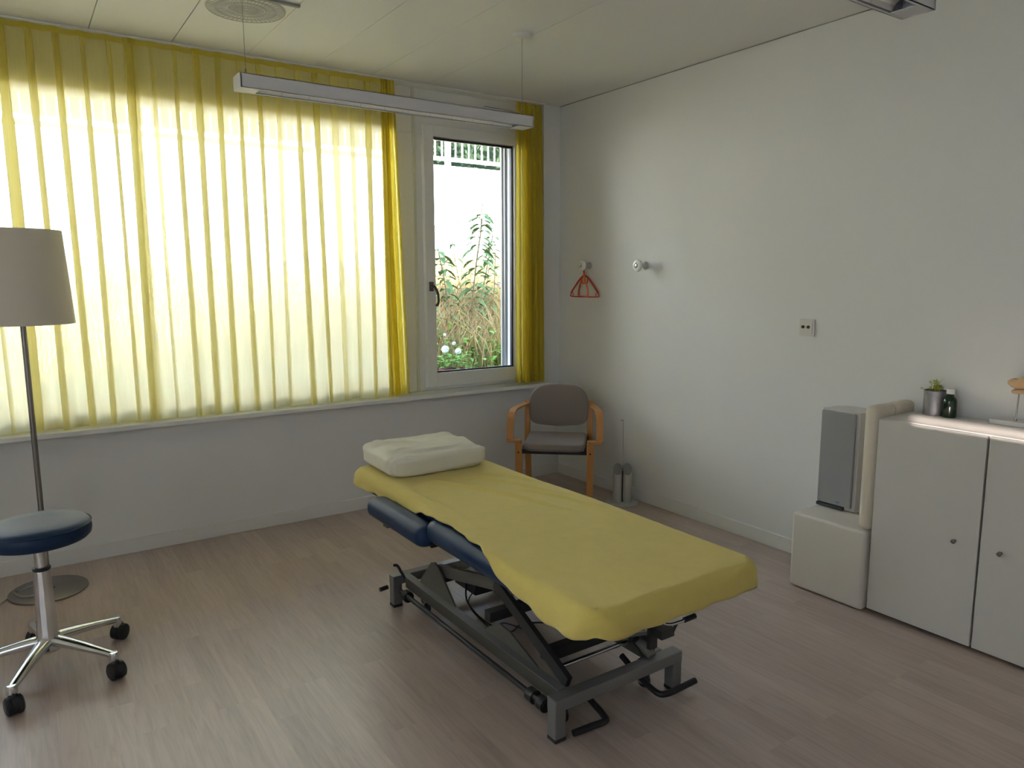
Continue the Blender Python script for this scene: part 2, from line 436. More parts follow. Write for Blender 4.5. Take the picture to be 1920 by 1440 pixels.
def curtain(name, m, xa, xb, per, seed, z0=.738, z1=2.733, amp=(.007, .030), ov=(.0155, .016), y0=-.008, spread=None, n=14, lean=0):
    rnd = random.Random(seed)
    k = max(1, round((xb - xa) / per)); per = (xb - xa) / k
    rows = 46; bm = nb(); grid = []
    # control profile of one pleat: flat run, then an S-fold three layers deep
    ph = [rnd.uniform(0, 2 * PI) for _ in range(k + 1)]; am = [rnd.uniform(.6, 1.5) for _ in range(k + 1)]
    dr = [rnd.uniform(-1, 1) for _ in range(k + 1)]
    for j in range(rows + 1):
        t = j / rows; z = z1 + (z0 - z1) * t
        s = t ** .8
        row = []
        for i in range(k + 1):
            last = i == k
            A = (amp[0] + (amp[1] - amp[0]) * s) * am[i]
            O = (ov[0] + (ov[1] - ov[0]) * s) * (1 + .35 * math.sin(ph[i] * 3)) * (1 - .55 * max(0, s - .35) * (am[i] < 1.05))
            xx = xa + per * i + dr[i] * .16 * per * s + .006 * math.sin(2.3 * t + ph[i]) * s
            nx = xa + per * (i + 1) + (dr[i + 1] if i < k else 0) * .16 * per * s
            # fold at xx : three layers between xx-O and xx+O, pushed to the room (-y)
            passes = 5 if (am[i] > .95 or i % 3 == 0) else 3
            O *= (.8, 1.0, 1.25)[i % 3] if s > .3 else 1
            fold = [(xx - O * .2, 0)]
            for q in range(passes - 1):                       # zigzag layers of the pinch pleat
                g = 1 if q % 2 == 0 else -1; y0q = -(.35 + .85 * q / (passes - 1)) * A - .0015 * (q + 1)
                fold += [(xx + g * O * .8, y0q), (xx + g * O, y0q - .05 * A - .0006), (xx + g * O * .8, y0q - .1 * A - .0012)]
            fold.append((xx + O * .9, -1.0 * A - .003))
            row += fold
            if not last:
                for q in range(1, n):
                    u = q / n; ex = xx + O * .9; e2 = nx - O * .2
                    yy = -(1 - u) ** 2 * 1.0 * A - .010 * math.sin(PI * u) * (1 - s) * -.35 + A * .75 * s * math.sin(PI * u) * math.sin(ph[i] + 1.2 * t)
                    row.append((ex + (e2 - ex) * u, yy))
        zb = z
        grid.append([bm.verts.new((x + lean * t * (x - xa) / (xb - xa), y0 + min(y, .06) * (1 if t > .02 else .7),
                                   zb + (.004 * math.sin(x * 17 + seed) if j == rows else 0))) for x, y in row])
    for a, b in zip(grid, grid[1:]):
        for c in range(len(a) - 1): bm.faces.new((a[c], a[c + 1], b[c + 1], b[c]))
    return obj(name, bm, m, ang=180, recalc=False)

c1 = curtain('curtain', CURT, -3.95, -2.815, .118, 3)
tag(c1, 'yellow sheer pleated curtain at the left end, behind the floor lamp', 'curtain', 'curtains')
c2 = curtain('curtain', CURT, -2.838, -1.415, .112, 11, y0=-.016)
tag(c2, 'wide yellow sheer pleated curtain covering the middle of the window', 'curtain', 'curtains')
c3 = curtain('gathered_edge', CURT2, -1.43, -1.350, .030, 5, y0=-.016, amp=(.010, .022), ov=(.009, .010), n=6, lean=.05)
c3.parent = c2; c3['label'] = 'darker gathered edge folds'
c4 = curtain('curtain', CURT2, -.378, -.195, .046, 9, z0=.742, y0=.018, amp=(.026, .052), ov=(.012, .016), n=8)
tag(c4, 'narrow bunched dark yellow curtain right of the casement window', 'curtain', 'curtains')
for o, xa, xb, yy in ((c1, -3.95, -2.82, -.036), (c2, -2.838, -1.40, -.044)):
    bm = nb()
    nn = 110
    prev = None
    for i in range(nn + 1):
        x = xa + (xb - xa) * i / nn; y = yy + .012
        dz = .007 * abs(math.sin(PI * (x - xa) / .112)); a = bm.verts.new((x, y, 2.733 - dz)); b = bm.verts.new((x, y, 2.706 - dz))
        if prev: bm.faces.new((prev[0], a, b, prev[1]))
        prev = (a, b)
    obj('heading_tape', bm, CURT2, o)

# ------------------------------------------------------------------ ceiling diffuser and slot
t = thing('air_diffuser', 'round white swirl air diffuser set in the ceiling near the window', 'air diffuser', (-2.43, -.745, H))
bm = nb(); lathe(bm, [(.0, -.002), (.03, -.006), (.175, -.006), (.178, -.003), (.178, 0), (0, 0)], 64)
obj('face_plate', bm, mat('diffuser_white', (.60, .60, .57), .5), t)
bm = nb()
for rr in (.172, .135, .130, .092, .088, .055):
    lathe(bm, [(rr - .0018, -.008), (rr + .0018, -.008), (rr + .0018, -.0055), (rr - .0018, -.0055)], 64, closed=True)
obj('ring', bm, mat('diffuser_ring', (.42, .42, .40), .5), t)
bm = nb()
for k in range(44):
    a = 2 * PI * k / 44
    for r0, r1 in ((.012, .080), (.096, .127), (.138, .168)):
        box(bm, r0, r1, -.0012 - r0 * .008, .0012 + r0 * .008, -.0075, -.0055, Rz(math.degrees(a) + r0 * 60))
obj('blades', bm, mat('diffuser_slot', (.44, .44, .42), .6), t)
o = obj('ceiling_slot_strip', B(-2.62, -2.236, -.935, -.915, H - .012, H), mat('slot_grey', (.28, .28, .27), .5)); bevel(o, .002)
tag(o, 'short grey strip on the ceiling beside the round air diffuser', 'ceiling strip')

# ------------------------------------------------------------------ hanging lamps
def hanging_lamp(y0, label):
    t = thing('hanging_lamp', label, 'lamp', (-1.86, y0, H), 0, 'hanging linear lamps')
    xa, xb, ya, yb, za, zb = -.735, .735, -.05, .05, -.465, -.408
    bm = nb()
    box(bm, xa, xb, ya, ya + .003, za, zb); box(bm, xa, xb, yb - .003, yb, za, zb); box(bm, xa, xb, ya, yb, zb - .003, zb)
    box(bm, xa, xb, ya, ya + .011, za, za + .002); box(bm, xa, xb, yb - .011, yb, za, za + .002)
    obj('housing', bm, LAMPW, t, flat=True)
    for s in (-1, 1):
        bm = nb(); prism(bm, [(ya, za), (yb, za), (yb, zb - .004), (yb - .006, zb), (ya + .006, zb), (ya, zb - .004)], s * xb - .004, s * xb + .004, 'x')
        box(bm, min(s * .735, s * .655), max(s * .735, s * .655), ya + .003, yb - .003, za + .0005, za + .003)
        obj('end_cap', bm, LAMPW, t, flat=True)
    bm = nb()
    n = 11
    for i in range(n):
        a = -.662 + 1.324 * i / n; b = -.662 + 1.324 * (i + 1) / n - .002
        for q in range(6):                                   # curved mirror trough
            t0, t1 = PI * q / 6, PI * (q + 1) / 6
            p = [(-.036 * math.cos(u), za + .005 + .030 * math.sin(u)) for u in (t0, t1)]
            vs = [bm.verts.new(v) for v in ((a, p[0][0], p[0][1]), (b, p[0][0], p[0][1]), (b, p[1][0], p[1][1]), (a, p[1][0], p[1][1]))]
            bm.faces.new(vs)
    obj('louvre_reflector', bm, REFL, t, recalc=False)
    for s in (-.70, .70):
        bm = nb(); tube(bm, [(s, 0, zb), (s, 0, 0)], .0011, 6); tube(bm, [(s, 0, zb), (s, 0, zb + .028)], .0035, 8)
        obj('suspension_wire', bm, STEEL, t)
    bm = nb(); lathe(bm, [(0, -.024), (.040, -.024), (.046, -.018), (.046, 0), (0, 0)], 32, (.70, 0, 0))
    obj('canopy', bm, WHITEP, t)
    bm = nb(); tube(bm, [(.47, .0, zb + .022), (.60, 0, zb + .020), (.66, 0, zb + .016), (.70, 0, zb + .006)], .0028, 6, 4)
    obj('feed_cable', bm, STEEL, t)
    return t
hanging_lamp(-1.165, 'slim grey linear lamp hanging on wires in front of the yellow curtains')
hanging_lamp(-3.18, 'slim linear ceiling lamp whose end shows at the upper right edge of the view')

# ------------------------------------------------------------------ floor lamp
t = thing('floor_lamp', 'tall floor lamp with a large cream shade standing before the left curtain', 'floor lamp', (-3.405, -.335, 0))
bm = nb(); lathe(bm, [(0, 0), (.165, 0), (.168, .003), (.168, .009), (.164, .012), (0, .014)], 56); obj('base', bm, STEEL, t)
bm = nb(); lathe(bm, [(0, .012), (.028, .013), (.026, .020), (.014, .024), (0, .024)], 28); tube(bm, [(0, 0, .02), (0, 0, 1.34)], .0125, 16)
obj('pole', bm, STEEL, t)
bm = nb(); lathe(bm, [(.212, 1.300), (.187, 1.728), (.185, 1.728), (.210, 1.300)], 72, closed=True); obj('lamp_shade', bm, SHADE, t)
bm = nb()
for k in range(3):
    a = 2 * PI * k / 3; tube(bm, [(0, 0, 1.66), (.187 * math.cos(a), .187 * math.sin(a), 1.70)], .002, 6)
tube(bm, [(0, 0, 1.34), (0, 0, 1.67)], .006, 8); obj('shade_carrier', bm, STEEL, t)
bm = nb(); lathe(bm, [(0, 1.40), (.018, 1.41), (.03, 1.45), (.028, 1.49), (.014, 1.52), (0, 1.52)], 20); obj('bulb', bm, CAPW, t)
bm = nb(); tube(bm, [(-.10, .06, .004), (-.14, .02, .02), (-.10, -.07, .020), (-.02, -.05, .019), (-.06, .06, .019), (-.16, .0, .006), (-.25, -.14, .004), (-.40, -.20, .004), (-.6, -.1, .004)], .003, 6, 6)
obj('power_cord', bm, CABLE, t)

# ------------------------------------------------------------------ stool
t = thing('rolling_stool', 'round navy stool on a five-legged chrome base with black castors', 'stool', (-3.431, -1.218, 0))
bm = nb()
prof = [(0, .528), (.150, .528), (.166, .532), (.176, .542), (.179, .560), (.177, .580), (.168, .594), (.150, .601), (.08, .603), (0, .603)]
lathe(bm, prof, 64); obj('seat', bm, NAVY, t)
bm = nb(); lathe(bm, [(.1765, .5835), (.180, .5865), (.1755, .5895), (.174, .586)], 64, closed=True); obj('piping', bm, NAVY, t)
bm = nb(); lathe(bm, [(0, .515), (.07, .515), (.075, .520), (.075, .528), (0, .528)], 30); obj('seat_plate', bm, BLACK, t)
bm = nb(); tube(bm, [(0, 0, .40), (0, 0, .52)], .0215, 24); obj('gas_lift', bm, CHROME, t)
bm = nb(); lathe(bm, [(.029, .412), (.031, .415), (.031, .422), (.028, .425), (.02, .425), (.02, .412)], 24, closed=True); obj('collar', bm, BLACK, t)
bm = nb(); lathe(bm, [(0, .09), (.040, .09), (.044, .10), (.042, .135), (.036, .17), (.029, .412), (0, .412)], 12); obj('column', bm, CHROME, t, ang=20)
def wheel_pair(name, parent):
    w = None
    bm = nb(); lathe(bm, [(0, -.020), (.018, -.021), (.025, -.016), (.026, -.004), (.026, .004), (.025, .016), (.018, .021), (0, .020)], 28, M=Ry(90) )
    return bm
for k, a in enumerate((28, -44, -116, 172, 100)):
    M = Rz(a)
    bm = nb(); rings = []
    for u in range(9):
        q = u / 8; x = .030 + .248 * q; w = .027 - .011 * q; zc = .130 - .038 * q ** 1.3; h = .022 - .010 * q
        rings.append([bm.verts.new(M @ Vector((x, w * math.cos(g), zc + h * (math.sin(g) if math.sin(g) < 0 else math.sin(g) * 1.0)))) for g in [2 * PI * i / 14 for i in range(14)]])
    for A, Bq in zip(rings, rings[1:]):
        for i in range(14): bm.faces.new((A[i], A[(i + 1) % 14], Bq[(i + 1) % 14], Bq[i]))
    bm.faces.new(rings[0][::-1]); bm.faces.new(rings[-1])
    lathe(bm, [(0, .058), (.014, .058), (.018, .078), (.017, .095), (.014, .103), (0, .105)], 16, (0, 0, 0), M @ Tr(.278, 0, 0))
    lg = obj('leg', bm, CHROME, t)
    sw = Rz(a + (20, -25, 40, 10, -60)[k])
    bm = nb()
    P = M @ Tr(.278, 0, 0)
    pos = P.translation
    MM = Tr(pos.x, pos.y, .0335) @ sw @ Tr(.012, 0, 0)
    for s in (-1, 1):
        lathe(bm, [(0, -.011), (.024, -.012), (.032, -.007), (.0335, 0), (.032, .007), (.024, .012), (0, .011)], 24, M=MM @ Tr(0, s * .016, 0) @ Rx(90))
    box(bm, -.018, .014, -.005, .005, .0, .040, MM)
    vs = lathe(bm, [(0, .0), (.036, .0), (.036, .020), (0, .020)], 20, M=MM @ Tr(-.004, .010, .003) @ Rx(90) @ Matrix.Scale(.95, 4))
    obj('castor', bm, BLACK, lg)

# ------------------------------------------------------------------ treatment couch
couch = thing('treatment_couch', 'adjustable treatment couch with navy cushions on a grey lifting frame', 'treatment table', (0, 0, 0))
bm = nb(); slab(bm, -2.19, -1.462, -2.978, -1.925, .485, .570, .085, .036); obj('main_cushion', bm, NAVY, couch)
bm = nb(); slab(bm, -2.112, -1.548, -1.905, -1.045, .485, .570, .07, .034); obj('head_cushion', bm, NAVY, couch)
for xa, xb in ((-2.222, -2.116), (-1.545, -1.440)):
    bm = nb(); slab(bm, xa, xb, -1.985, -1.455, .462, .545, .045, .034); a = obj('armrest', bm, NAVY, couch)
    bm = nb(); x = (xa + xb) / 2
    box(bm, x - .012, x + .012, -1.60, -1.56, .435, .468); obj('armrest_bracket', bm, TAUPE, a)
# black bellows under the joint
bm = nb()
for k in range(9):
    y = -1.93 + k * .024; box(bm, -2.14, -2.08, y, y + .013, .440 + .004 * (k % 2), .470)
obj('bellows', bm, BLACK, couch, flat=True)
# upper frame
bm = nb()
for x in (-2.03, -1.60): box(bm, x - .018, x + .018, -2.72, -1.30, .425, .482)
for y in (-2.68, -2.30, -1.96, -1.40): box(bm, -2.03, -1.60, y - .015, y + .015, .430, .478)
obj('upper_frame', bm, TAUPE, couch, flat=True)
# base: end crossbars
for y, nm in ((-2.665, 'near'), (-1.45, 'far')):
    bm = nb()
    box(bm, -2.10, -1.515, y - .024, y + .024, .108, .150)
    cb = obj('crossbar', bm, ALU, couch, flat=True); bevel(cb, .003)
    for x in (-2.078, -1.537):
        lg = obj('leg', B(x - .022, x + .022, y - .022, y + .022, .012, .112), ALU, couch, flat=True); bevel(lg, .003)
        ft = obj('rubber_foot', B(x - .023, x + .023, y - .023, y + .023, 0, .014), BLACK, lg, flat=True); bevel(ft, .003)
# side rails
for x in (-2.035, -1.590):
    r = obj('side_rail', B(x - .006, x + .006, -2.64, -1.475, .088, .149), TAUPE, couch, flat=True); bevel(r, .002)
    bm = nb(); box(bm, x - .018, x + .018, -2.64, -1.475, .147, .151); obj('rail_flange', bm, ALU, r, flat=True)
# side gussets (triangular plates)
for x in (-2.02, -1.605):
    for poly in ([(-1.58, .12), (-1.60, .17), (-1.70, .278), (-1.73, .288), (-1.765, .275), (-1.93, .13), (-1.95, .10), (-1.6, .10)],
                 [(-2.10, .10), (-2.16, .17), (-2.24, .215), (-2.31, .21), (-2.55, .13), (-2.58, .10)]):
        bm = nb(); prism(bm, poly, x - .004, x + .004, 'x'); obj('gusset_plate', bm, TAUPE, couch, flat=True)
# lifting arms
for x in (-1.995, -1.630):
    bm = nb(); bar(bm, (x, -1.72, .245), (x, -2.46, .405), .022, .048)
    box(bm, x - .011, x + .011, -2.50, -2.36, .38, .43)
    obj('lifting_arm', bm, TAUPE, couch, flat=True)
for x in (-2.01, -1.615):
    bm = nb(); bar(bm, (x, -2.20, .36), (x, -2.64, .165), .020, .045)
    obj('lifting_arm', bm, DKSTEEL, couch, flat=True)
for x in (-1.965, -1.66):
    bm = nb(); bar(bm, (x, -1.56, .15), (x, -2.12, .44), .018, .040)
    obj('lifting_arm', bm, TAUPE, couch, flat=True)
# cross members
bm = nb()
tube(bm, [(-2.0, -2.555, .172), (-1.63, -2.555, .172)], .008, 10); obj('cross_rod', bm, CHROME, couch)
for q in ((-1.99, -1.645, -2.50, -2.455, .165, .205), (-2.0, -1.63, -1.60, -1.56, .12, .16), (-2.0, -1.63, -2.14, -2.10, .17, .21)):
    obj('cross_member', B(*q), DKSTEEL, couch, flat=True)
bm = nb(); tube(bm, [(-1.80, -1.66, .165), (-1.80, -2.05, .27)], .034, 20); tube(bm, [(-1.80, -2.05, .27), (-1.80, -2.40, .36)], .016, 16)
box(bm, -1.86, -1.73, -1.80, -1.62, .12, .21); obj('lift_motor', bm, BLACK, couch)
bm = nb(); bar(bm, (-1.70, -2.55, .20), (-1.70, -2.72, .29), .03, .012); bar(bm, (-1.64, -2.46, .24), (-1.64, -2.66, .155), .035, .014)
obj('back_linkage', bm, ALU, couch, flat=True)
bm = nb(); tube(bm, [(-1.665, -2.40, .25), (-1.665, -2.60, .20)], .016, 14); obj('gas_spring', bm, BLACK, couch)
# bracket and crank under the near end
bm = nb(); box(bm, -1.735, -1.70, -2.74, -2.725, .24, .33); box(bm, -1.72, -1.66, -2.78, -2.72, .288, .318)
bm2 = None
obj('crank_bracket', bm, DKSTEEL, couch, flat=True)
bm = nb(); tube(bm, [(-1.72, -2.70, .40), (-1.715, -2.765, .355), (-1.70, -2.79, .345), (-1.66, -2.80, .346), (-1.635, -2.805, .35)], .0055, 10, 5); cr = obj('crank_handle', bm, CHROME, couch)
bm = nb(); tube(bm, [(-1.640, -2.804, .349), (-1.595, -2.812, .356)], .0095, 12); obj('grip', bm, BLACK, cr)
bm = nb(); tube(bm, [(-1.665, -2.775, .30), (-1.655, -2.785, .335)], .006, 8); obj('locking_pin', bm, BLACK, couch)
# castor lifting rod along the left side, pedals
for x in (-2.075,):
    bm = nb(); tube(bm, [(x, -1.50, .085), (x, -2.60, .085)], .0105, 12); tube(bm, [(x + .018, -1.50, .068), (x + .018, -2.60, .068)], .0085, 12)
    obj('foot_bar', bm, BLACK, couch)
for y in (-2.50, -2.56, -1.53):
    bm = nb(); tube(bm, [(-2.068, y, .078), (-2.068, y - .035, .078)], .025, 14); obj('foot_bar_clamp', bm, BLACK, couch)
bm = nb(); tube(bm, [(-1.90, -2.56, .075), (-1.885, -2.62, .04), (-1.890, -2.685, .026), (-1.905, -2.708, .024), (-1.96, -2.705, .024), (-2.035, -2.700, .024)], .0115, 12, 5); obj('foot_pedal', bm, BLACK, couch)
bm = nb(); tube(bm, [(-1.64, -2.50, .085), (-1.640, -2.60, .045), (-1.640, -2.685, .026), (-1.615, -2.712, .026), (-1.55, -2.716, .029), (-1.475, -2.718, .033)], .0115, 12, 5); obj('foot_pedal', bm, BLACK, couch)
bm = nb(); tube(bm, [(-2.115, -1.44, .095), (-2.155, -1.445, .093)], .010, 12); obj('foot_pedal', bm, BLACK, couch)
bm = nb(); tube(bm, [(-2.055, -1.50, .145), (-2.060, -1.475, .165), (-2.068, -1.452, .190), (-2.085, -1.445, .195)], .0065, 8, 4); obj('release_lever', bm, BLACK, couch)
for x, y in ((-2.005, -2.60), (-1.62, -2.60), (-2.0, -1.60), (-1.62, -1.60)):
    bm = nb(); lathe(bm, [(0, -.011), (.024, -.011), (.028, -.006), (.028, .006), (.024, .011), (0, .011)], 24, M=Tr(x, y, .029) @ Ry(90)); w = obj('castor_wheel', bm, BLACK, couch)
    bm = nb(); box(bm, x - .018, x + .018, y - .015, y + .015, .055, .11); box(bm, x - .018, x - .014, y - .012, y + .012, .02, .06); box(bm, x + .014, x + .018, y - .012, y + .012, .02, .06)
    obj('castor_fork', bm, CHROME, w, flat=True)
bm = nb()
tube(bm, [(-1.86, -1.72, .16), (-1.90, -1.80, .10), (-1.88, -1.92, .05), (-1.80, -1.98, .01), (-1.70, -1.95, .008), (-1.55, -2.05, .008)], .004, 6, 6)
tube(bm, [(-1.84, -1.78, .15), (-1.93, -1.86, .12), (-1.87, -1.96, .03), (-1.78, -1.90, .012), (-1.72, -2.05, .01)], .003, 6, 6)
obj('cable', bm, BLACK, couch)

# towel
def towel():
    bm = nb(); nx, ny = 96, 200
    rc, r, zt = .085, .036, .5765
    yn, yf = -2.985, -1.040
    Lb = [(-3.2, -2.272), (-2.76, -2.272), (-2.60, -2.245), (-2.46, -2.205), (-2.33, -2.165), (-2.15, -2.148), (-1.9, -2.146), (-1.5, -2.150), (-1.40, -2.158), (-1.28, -2.172), (-.9, -2.172)]
    Rb = [(-3.2, -1.372), (-1.95, -1.378), (-1.6, -1.395), (-1.0, -1.42)]
    q0, q1 = yn - .062, yf + .075
    def edge(y):
        k = min(1, max(0, (y + 2.12) / .44)); k = k * k * (3 - 2 * k)
        return -2.196 + (-2.118 + 2.196) * k, -1.456 + (-1.475 + 1.456) * k
    grid = []
    for j in range(ny + 1):
        q = q0 + (q1 - q0) * j / ny; row = []
        a, b = interp(q, Lb), interp(q, Rb)
        # round the loose corners of the cloth
        e = min(q - q0, q1 - q)
        if e < .12:
            cut = .12 - math.sqrt(max(0, .12 ** 2 - (.12 - e) ** 2)); a += cut * .9; b -= cut * .9
        a += .004 * math.sin(q * 23) + .003 * math.sin(q * 51 + 1)
        for i in range(nx + 1):
            x = a + (b - a) * i / nx; y = q
            xl, xr = edge(y)
            cx = min(max(x, xl + rc), xr - rc); cy = min(max(y, yn + rc), yf - rc)
            vx, vy = x - cx, y - cy
            Ld = (abs(vx) ** 6 + abs(vy) ** 6) ** (1 / 6); L2 = math.hypot(vx, vy)
            z = zt; px, py = x, y
            d = Ld - (rc - r)
            if d > 0 and L2 > 1e-6:
                n = Vector((vx, vy)) / L2
                ang = min(d / r, PI / 2)
                rad = (rc - r) + (r + .002) * math.sin(ang)
                z = zt - (r + .002) * (1 - math.cos(ang))
                ex = max(0, d - r * PI / 2)
                z -= ex
                wv = .004 * math.sin((x + y) * 40) * min(1, ex / .03)
                rad += wv + ex * .03
                px, py = cx + n.x * rad, cy + n.y * rad
            # soft wrinkles on the flat top
            wr = 0
            for (x0, y0, x1, y1, h, w) in ((-1.93, -1.40, -1.62, -2.25, .006, .016), (-1.80, -1.42, -1.50, -2.05, .005, .013), (-1.70, -1.45, -1.48, -1.85, .005, .012),
                                          (-2.07, -1.40, -2.06, -2.3, .002, .016), (-2.05, -1.35, -1.90, -1.36, .004, .02), (-1.66, -1.75, -1.50, -2.4, .004, .012)):
                dx, dy = x1 - x0, y1 - y0; LL = dx * dx + dy * dy
                tt = ((x - x0) * dx + (y - y0) * dy) / LL
                if -.05 < tt < 1.05:
                    dist = math.hypot(x - (x0 + tt * dx) + .012 * math.sin(tt * 9), y - (y0 + tt * dy))
                    wr += 2.4 * h * math.exp(-(dist / w) ** 2) * max(0, math.sin(PI * min(1, max(0, tt)))) 
            wr += .0022 * noise.noise(Vector((x * 7, y * 3.5, 1))) + .0008 * noise.noise(Vector((x * 30, y * 18, 4)))
            if d > 0: wr *= .5
            row.append(bm.verts.new((px, py, z + .0015 + wr)))
        grid.append(row)
    for A, Bq in zip(grid, grid[1:]):
        for k in range(nx): bm.faces.new((A[k], A[k + 1], Bq[k + 1], Bq[k]))
    o = obj('towel', bm, TOWEL, ang=180)
    s = o.modifiers.new('thick', 'SOLIDIFY'); s.thickness = .005; s.offset = 1
    return o
tag(towel(), 'long yellow terry towel spread over the navy treatment couch', 'towel')

def pil(co):
    x, y, z = co
    u = x / .265; v = y / .21
    z *= 1 - .10 * abs(u) ** 3
    w = 0
    for k in range(7):
        ph = k * 1.7; yy = v * 6 + .8 * math.sin(u * 2.2 + ph) - k * 1.8 + 5
        w += math.exp(-(yy * 3.0) ** 2) * (.5 + .5 * math.sin(u * 3 + k * 2.1))
    w2 = noise.noise(Vector((x * 9, y * 22, z * 14))) * .008 + noise.noise(Vector((x * 14, y * 46, z * 30 + 3))) * .006
    k = .0075 if z > 0 else .003
    return Vector((x + w2 * (1 if x > 0 else -1), y + w2 * (1 if y > 0 else -1), z + 1.7 * w * k + w2 * (1 if z > 0 else .3)))
bm = nb(); superel(bm, .257, .207, .056, .36, .26, 140, 60, pil)
pl = obj('pillow', bm, PILLOW, ang=180)
pl.location = (-1.803, -1.218, .636); pl.rotation_euler = (math.radians(0.5), 0, math.radians(-1.5))
tag(pl, 'white pillow with a creased cover at the head of the yellow towel', 'pillow')

# ------------------------------------------------------------------ chair (faces local -Y)
ch = thing('armchair', 'beech armchair with taupe upholstered seat and rounded back in the corner', 'chair', (-.485, -.60, 0), math.radians(-41.8))
bm = nb(); slab(bm, -.20, .20, -.215, .19, .405, .452, .05, .022, 8, 5); st = obj('seat', bm, SEATF, ch)
for v in st.data.vertices:
    v.co.z += -.012 * (1 - (v.co.x / .2) ** 2) * (1 if v.co.z > .43 else 0) - .02 * max(0, (-v.co.y - .15)) / .06 * (.5)
    if v.co.z < .43 : v.co.z -= .012 * (1 - (v.co.x / .2) ** 2)
bm = nb()
pts = []
W, Hh = .205, .148
N_ = 44
for k in range(N_):                                     # rounded outline, flatter bottom
    a = 2 * PI * k / N_; ca, sa = math.cos(a), math.sin(a)
    e = .55 if sa > 0 else .42
    px_ = W * math.copysign(abs(ca) ** (.62 if sa > 0 else .22), ca)
    pts.append((px_, Hh * math.copysign(abs(sa) ** (.72 if sa > 0 else .45), sa) * (1 if sa > 0 else .78) - (.03 * (1 - (px_ / W) ** 2) if sa < 0 else 0)))
def backp(x, z, y):
    return Vector((x, .215 + y + .10 * ((z) * .9) + .035 * (1 - (x / W) ** 2), .622 + z))
lay = [(.90, -.030), (.975, -.026), (1.0, -.015), (1.0, .0), (.97, .008), (.9, .010)]
rings = [[bm.verts.new(backp(x * s, z * s, y)) for x, z in pts] for s, y in lay]
for A, Bq in zip(rings, rings[1:]):
    for k in range(N_): bm.faces.new((A[k], A[(k + 1) % N_], Bq[(k + 1) % N_], Bq[k]))
for R_, yy in ((rings[0], -.030), (rings[-1], .010)):
    inner = R_
    for s in (.6, .3):
        new = [bm.verts.new(backp(x * s, z * s, yy - (.003 if yy < 0 else 0))) for x, z in pts]
        for k in range(N_): bm.faces.new((inner[k], inner[(k + 1) % N_], new[(k + 1) % N_], new[k]))
        inner = new
    c = bm.verts.new(backp(0, 0, yy - (.004 if yy < 0 else 0)))
    for k in range(N_): bm.faces.new((inner[k], inner[(k + 1) % N_], c))
obj('backrest', bm, SEATF, ch)
for s in (-1, 1):
    bm = nb(); bar(bm, (s * .228, -.195, 0), (s * .232, -.195, .450), .045, .026, (0, 1, 0)); lg = obj('leg', bm, BEECH, ch, flat=True); bevel(lg, .004)
    bm = nb(); lathe(bm, [(0, -.002), (.006, -.001), (.006, .002), (0, .002)], 12, M=Tr(s * .232, -.2095, .385) @ Rx(90)); obj('screw_cap', bm, BLACK, lg)
    bm = nb(); ribbon(bm, [(s * .218, .30, 0), (s * .218, .235, .30), (s * .218, .205, .45), (s * .218, .225, .60), (s * .218, .240, .655)], (1, 0, 0), .040, .026); lg = obj('leg', bm, BEECH, ch, ang=50); bevel(lg, .003)
    bm = nb(); ribbon(bm, [(s * .222, .245, .633), (s * .245, .13, .637), (s * .272, .0, .640), (s * .283, -.08, .636), (s * .288, -.135, .610), (s * .290, -.165, .55), (s * .290, -.185, .49), (s * .288, -.190, .462)], (1, 0, 0), .045, .013)
    bm2 = bm
    for xx in (0,):
        ring = rrect(min(s * .212, s * .312), max(s * .212, s * .312), -.225, -.165, .02, 5)
        A = [bm.verts.new((x, y, .452)) for x, y in ring]; Bq = [bm.verts.new((x, y, .466)) for x, y in ring]
        bm.faces.new(A[::-1]); bm.faces.new(Bq)
        for k in range(len(A)): bm.faces.new((A[k], A[(k + 1) % len(A)], Bq[(k + 1) % len(A)], Bq[k]))
    obj('armrest', bm, BEECH, ch, ang=50)
bm = nb(); box(bm, -.21, .21, -.20, -.175, .375, .395); box(bm, -.21, .21, .12, .145, .375, .395)
for s in (-1, 1): box(bm, min(s * .19, s * .215), max(s * .19, s * .215), -.20, .20, .375, .405)
obj('seat_frame', bm, BLACK, ch, flat=True)

# ------------------------------------------------------------------ tube stand beside the chair
t = thing('floor_stand', 'small pale metal floor stand with two slant-cut tubes and a thin rod', 'stand', (-.135, -.875, 0), math.radians(-40))
bm = nb(); lathe(bm, [(0, 0), (.106, 0), (.108, .003), (.106, .007), (0, .008)], 48); obj('base', bm, LTGREY, t)
for s in (-1, 1):
    bm = nb(); n = 28; r = .030; cx = s * .032
    lo = [bm.verts.new((cx + r * math.cos(2 * PI * k / n), r * math.sin(2 * PI * k / n), .008)) for k in range(n)]
    hi = [bm.verts.new((cx + r * math.cos(2 * PI * k / n), r * math.sin(2 * PI * k / n), .232 + .034 * math.sin(2 * PI * k / n))) for k in range(n)]
    for k in range(n): bm.faces.new((lo[k], lo[(k + 1) % n], hi[(k + 1) % n], hi[k]))
    bm.faces.new(lo[::-1]); tb = obj('tube', bm, LTGREY, t)
    bm = nb(); hi = [bm.verts.new((cx + r * .97 * math.cos(2 * PI * k / n), r * .97 * math.sin(2 * PI * k / n), .231 + .034 * math.sin(2 * PI * k / n))) for k in range(n)]
    lo = [bm.verts.new(v.co + Vector((0, 0, -.004))) for v in hi]
    bm.faces.new(hi); bm.faces.new(lo[::-1])
    for k in range(n): bm.faces.new((lo[k], lo[(k + 1) % n], hi[(k + 1) % n], hi[k]))
    obj('mesh_face', bm, MESHG, tb)
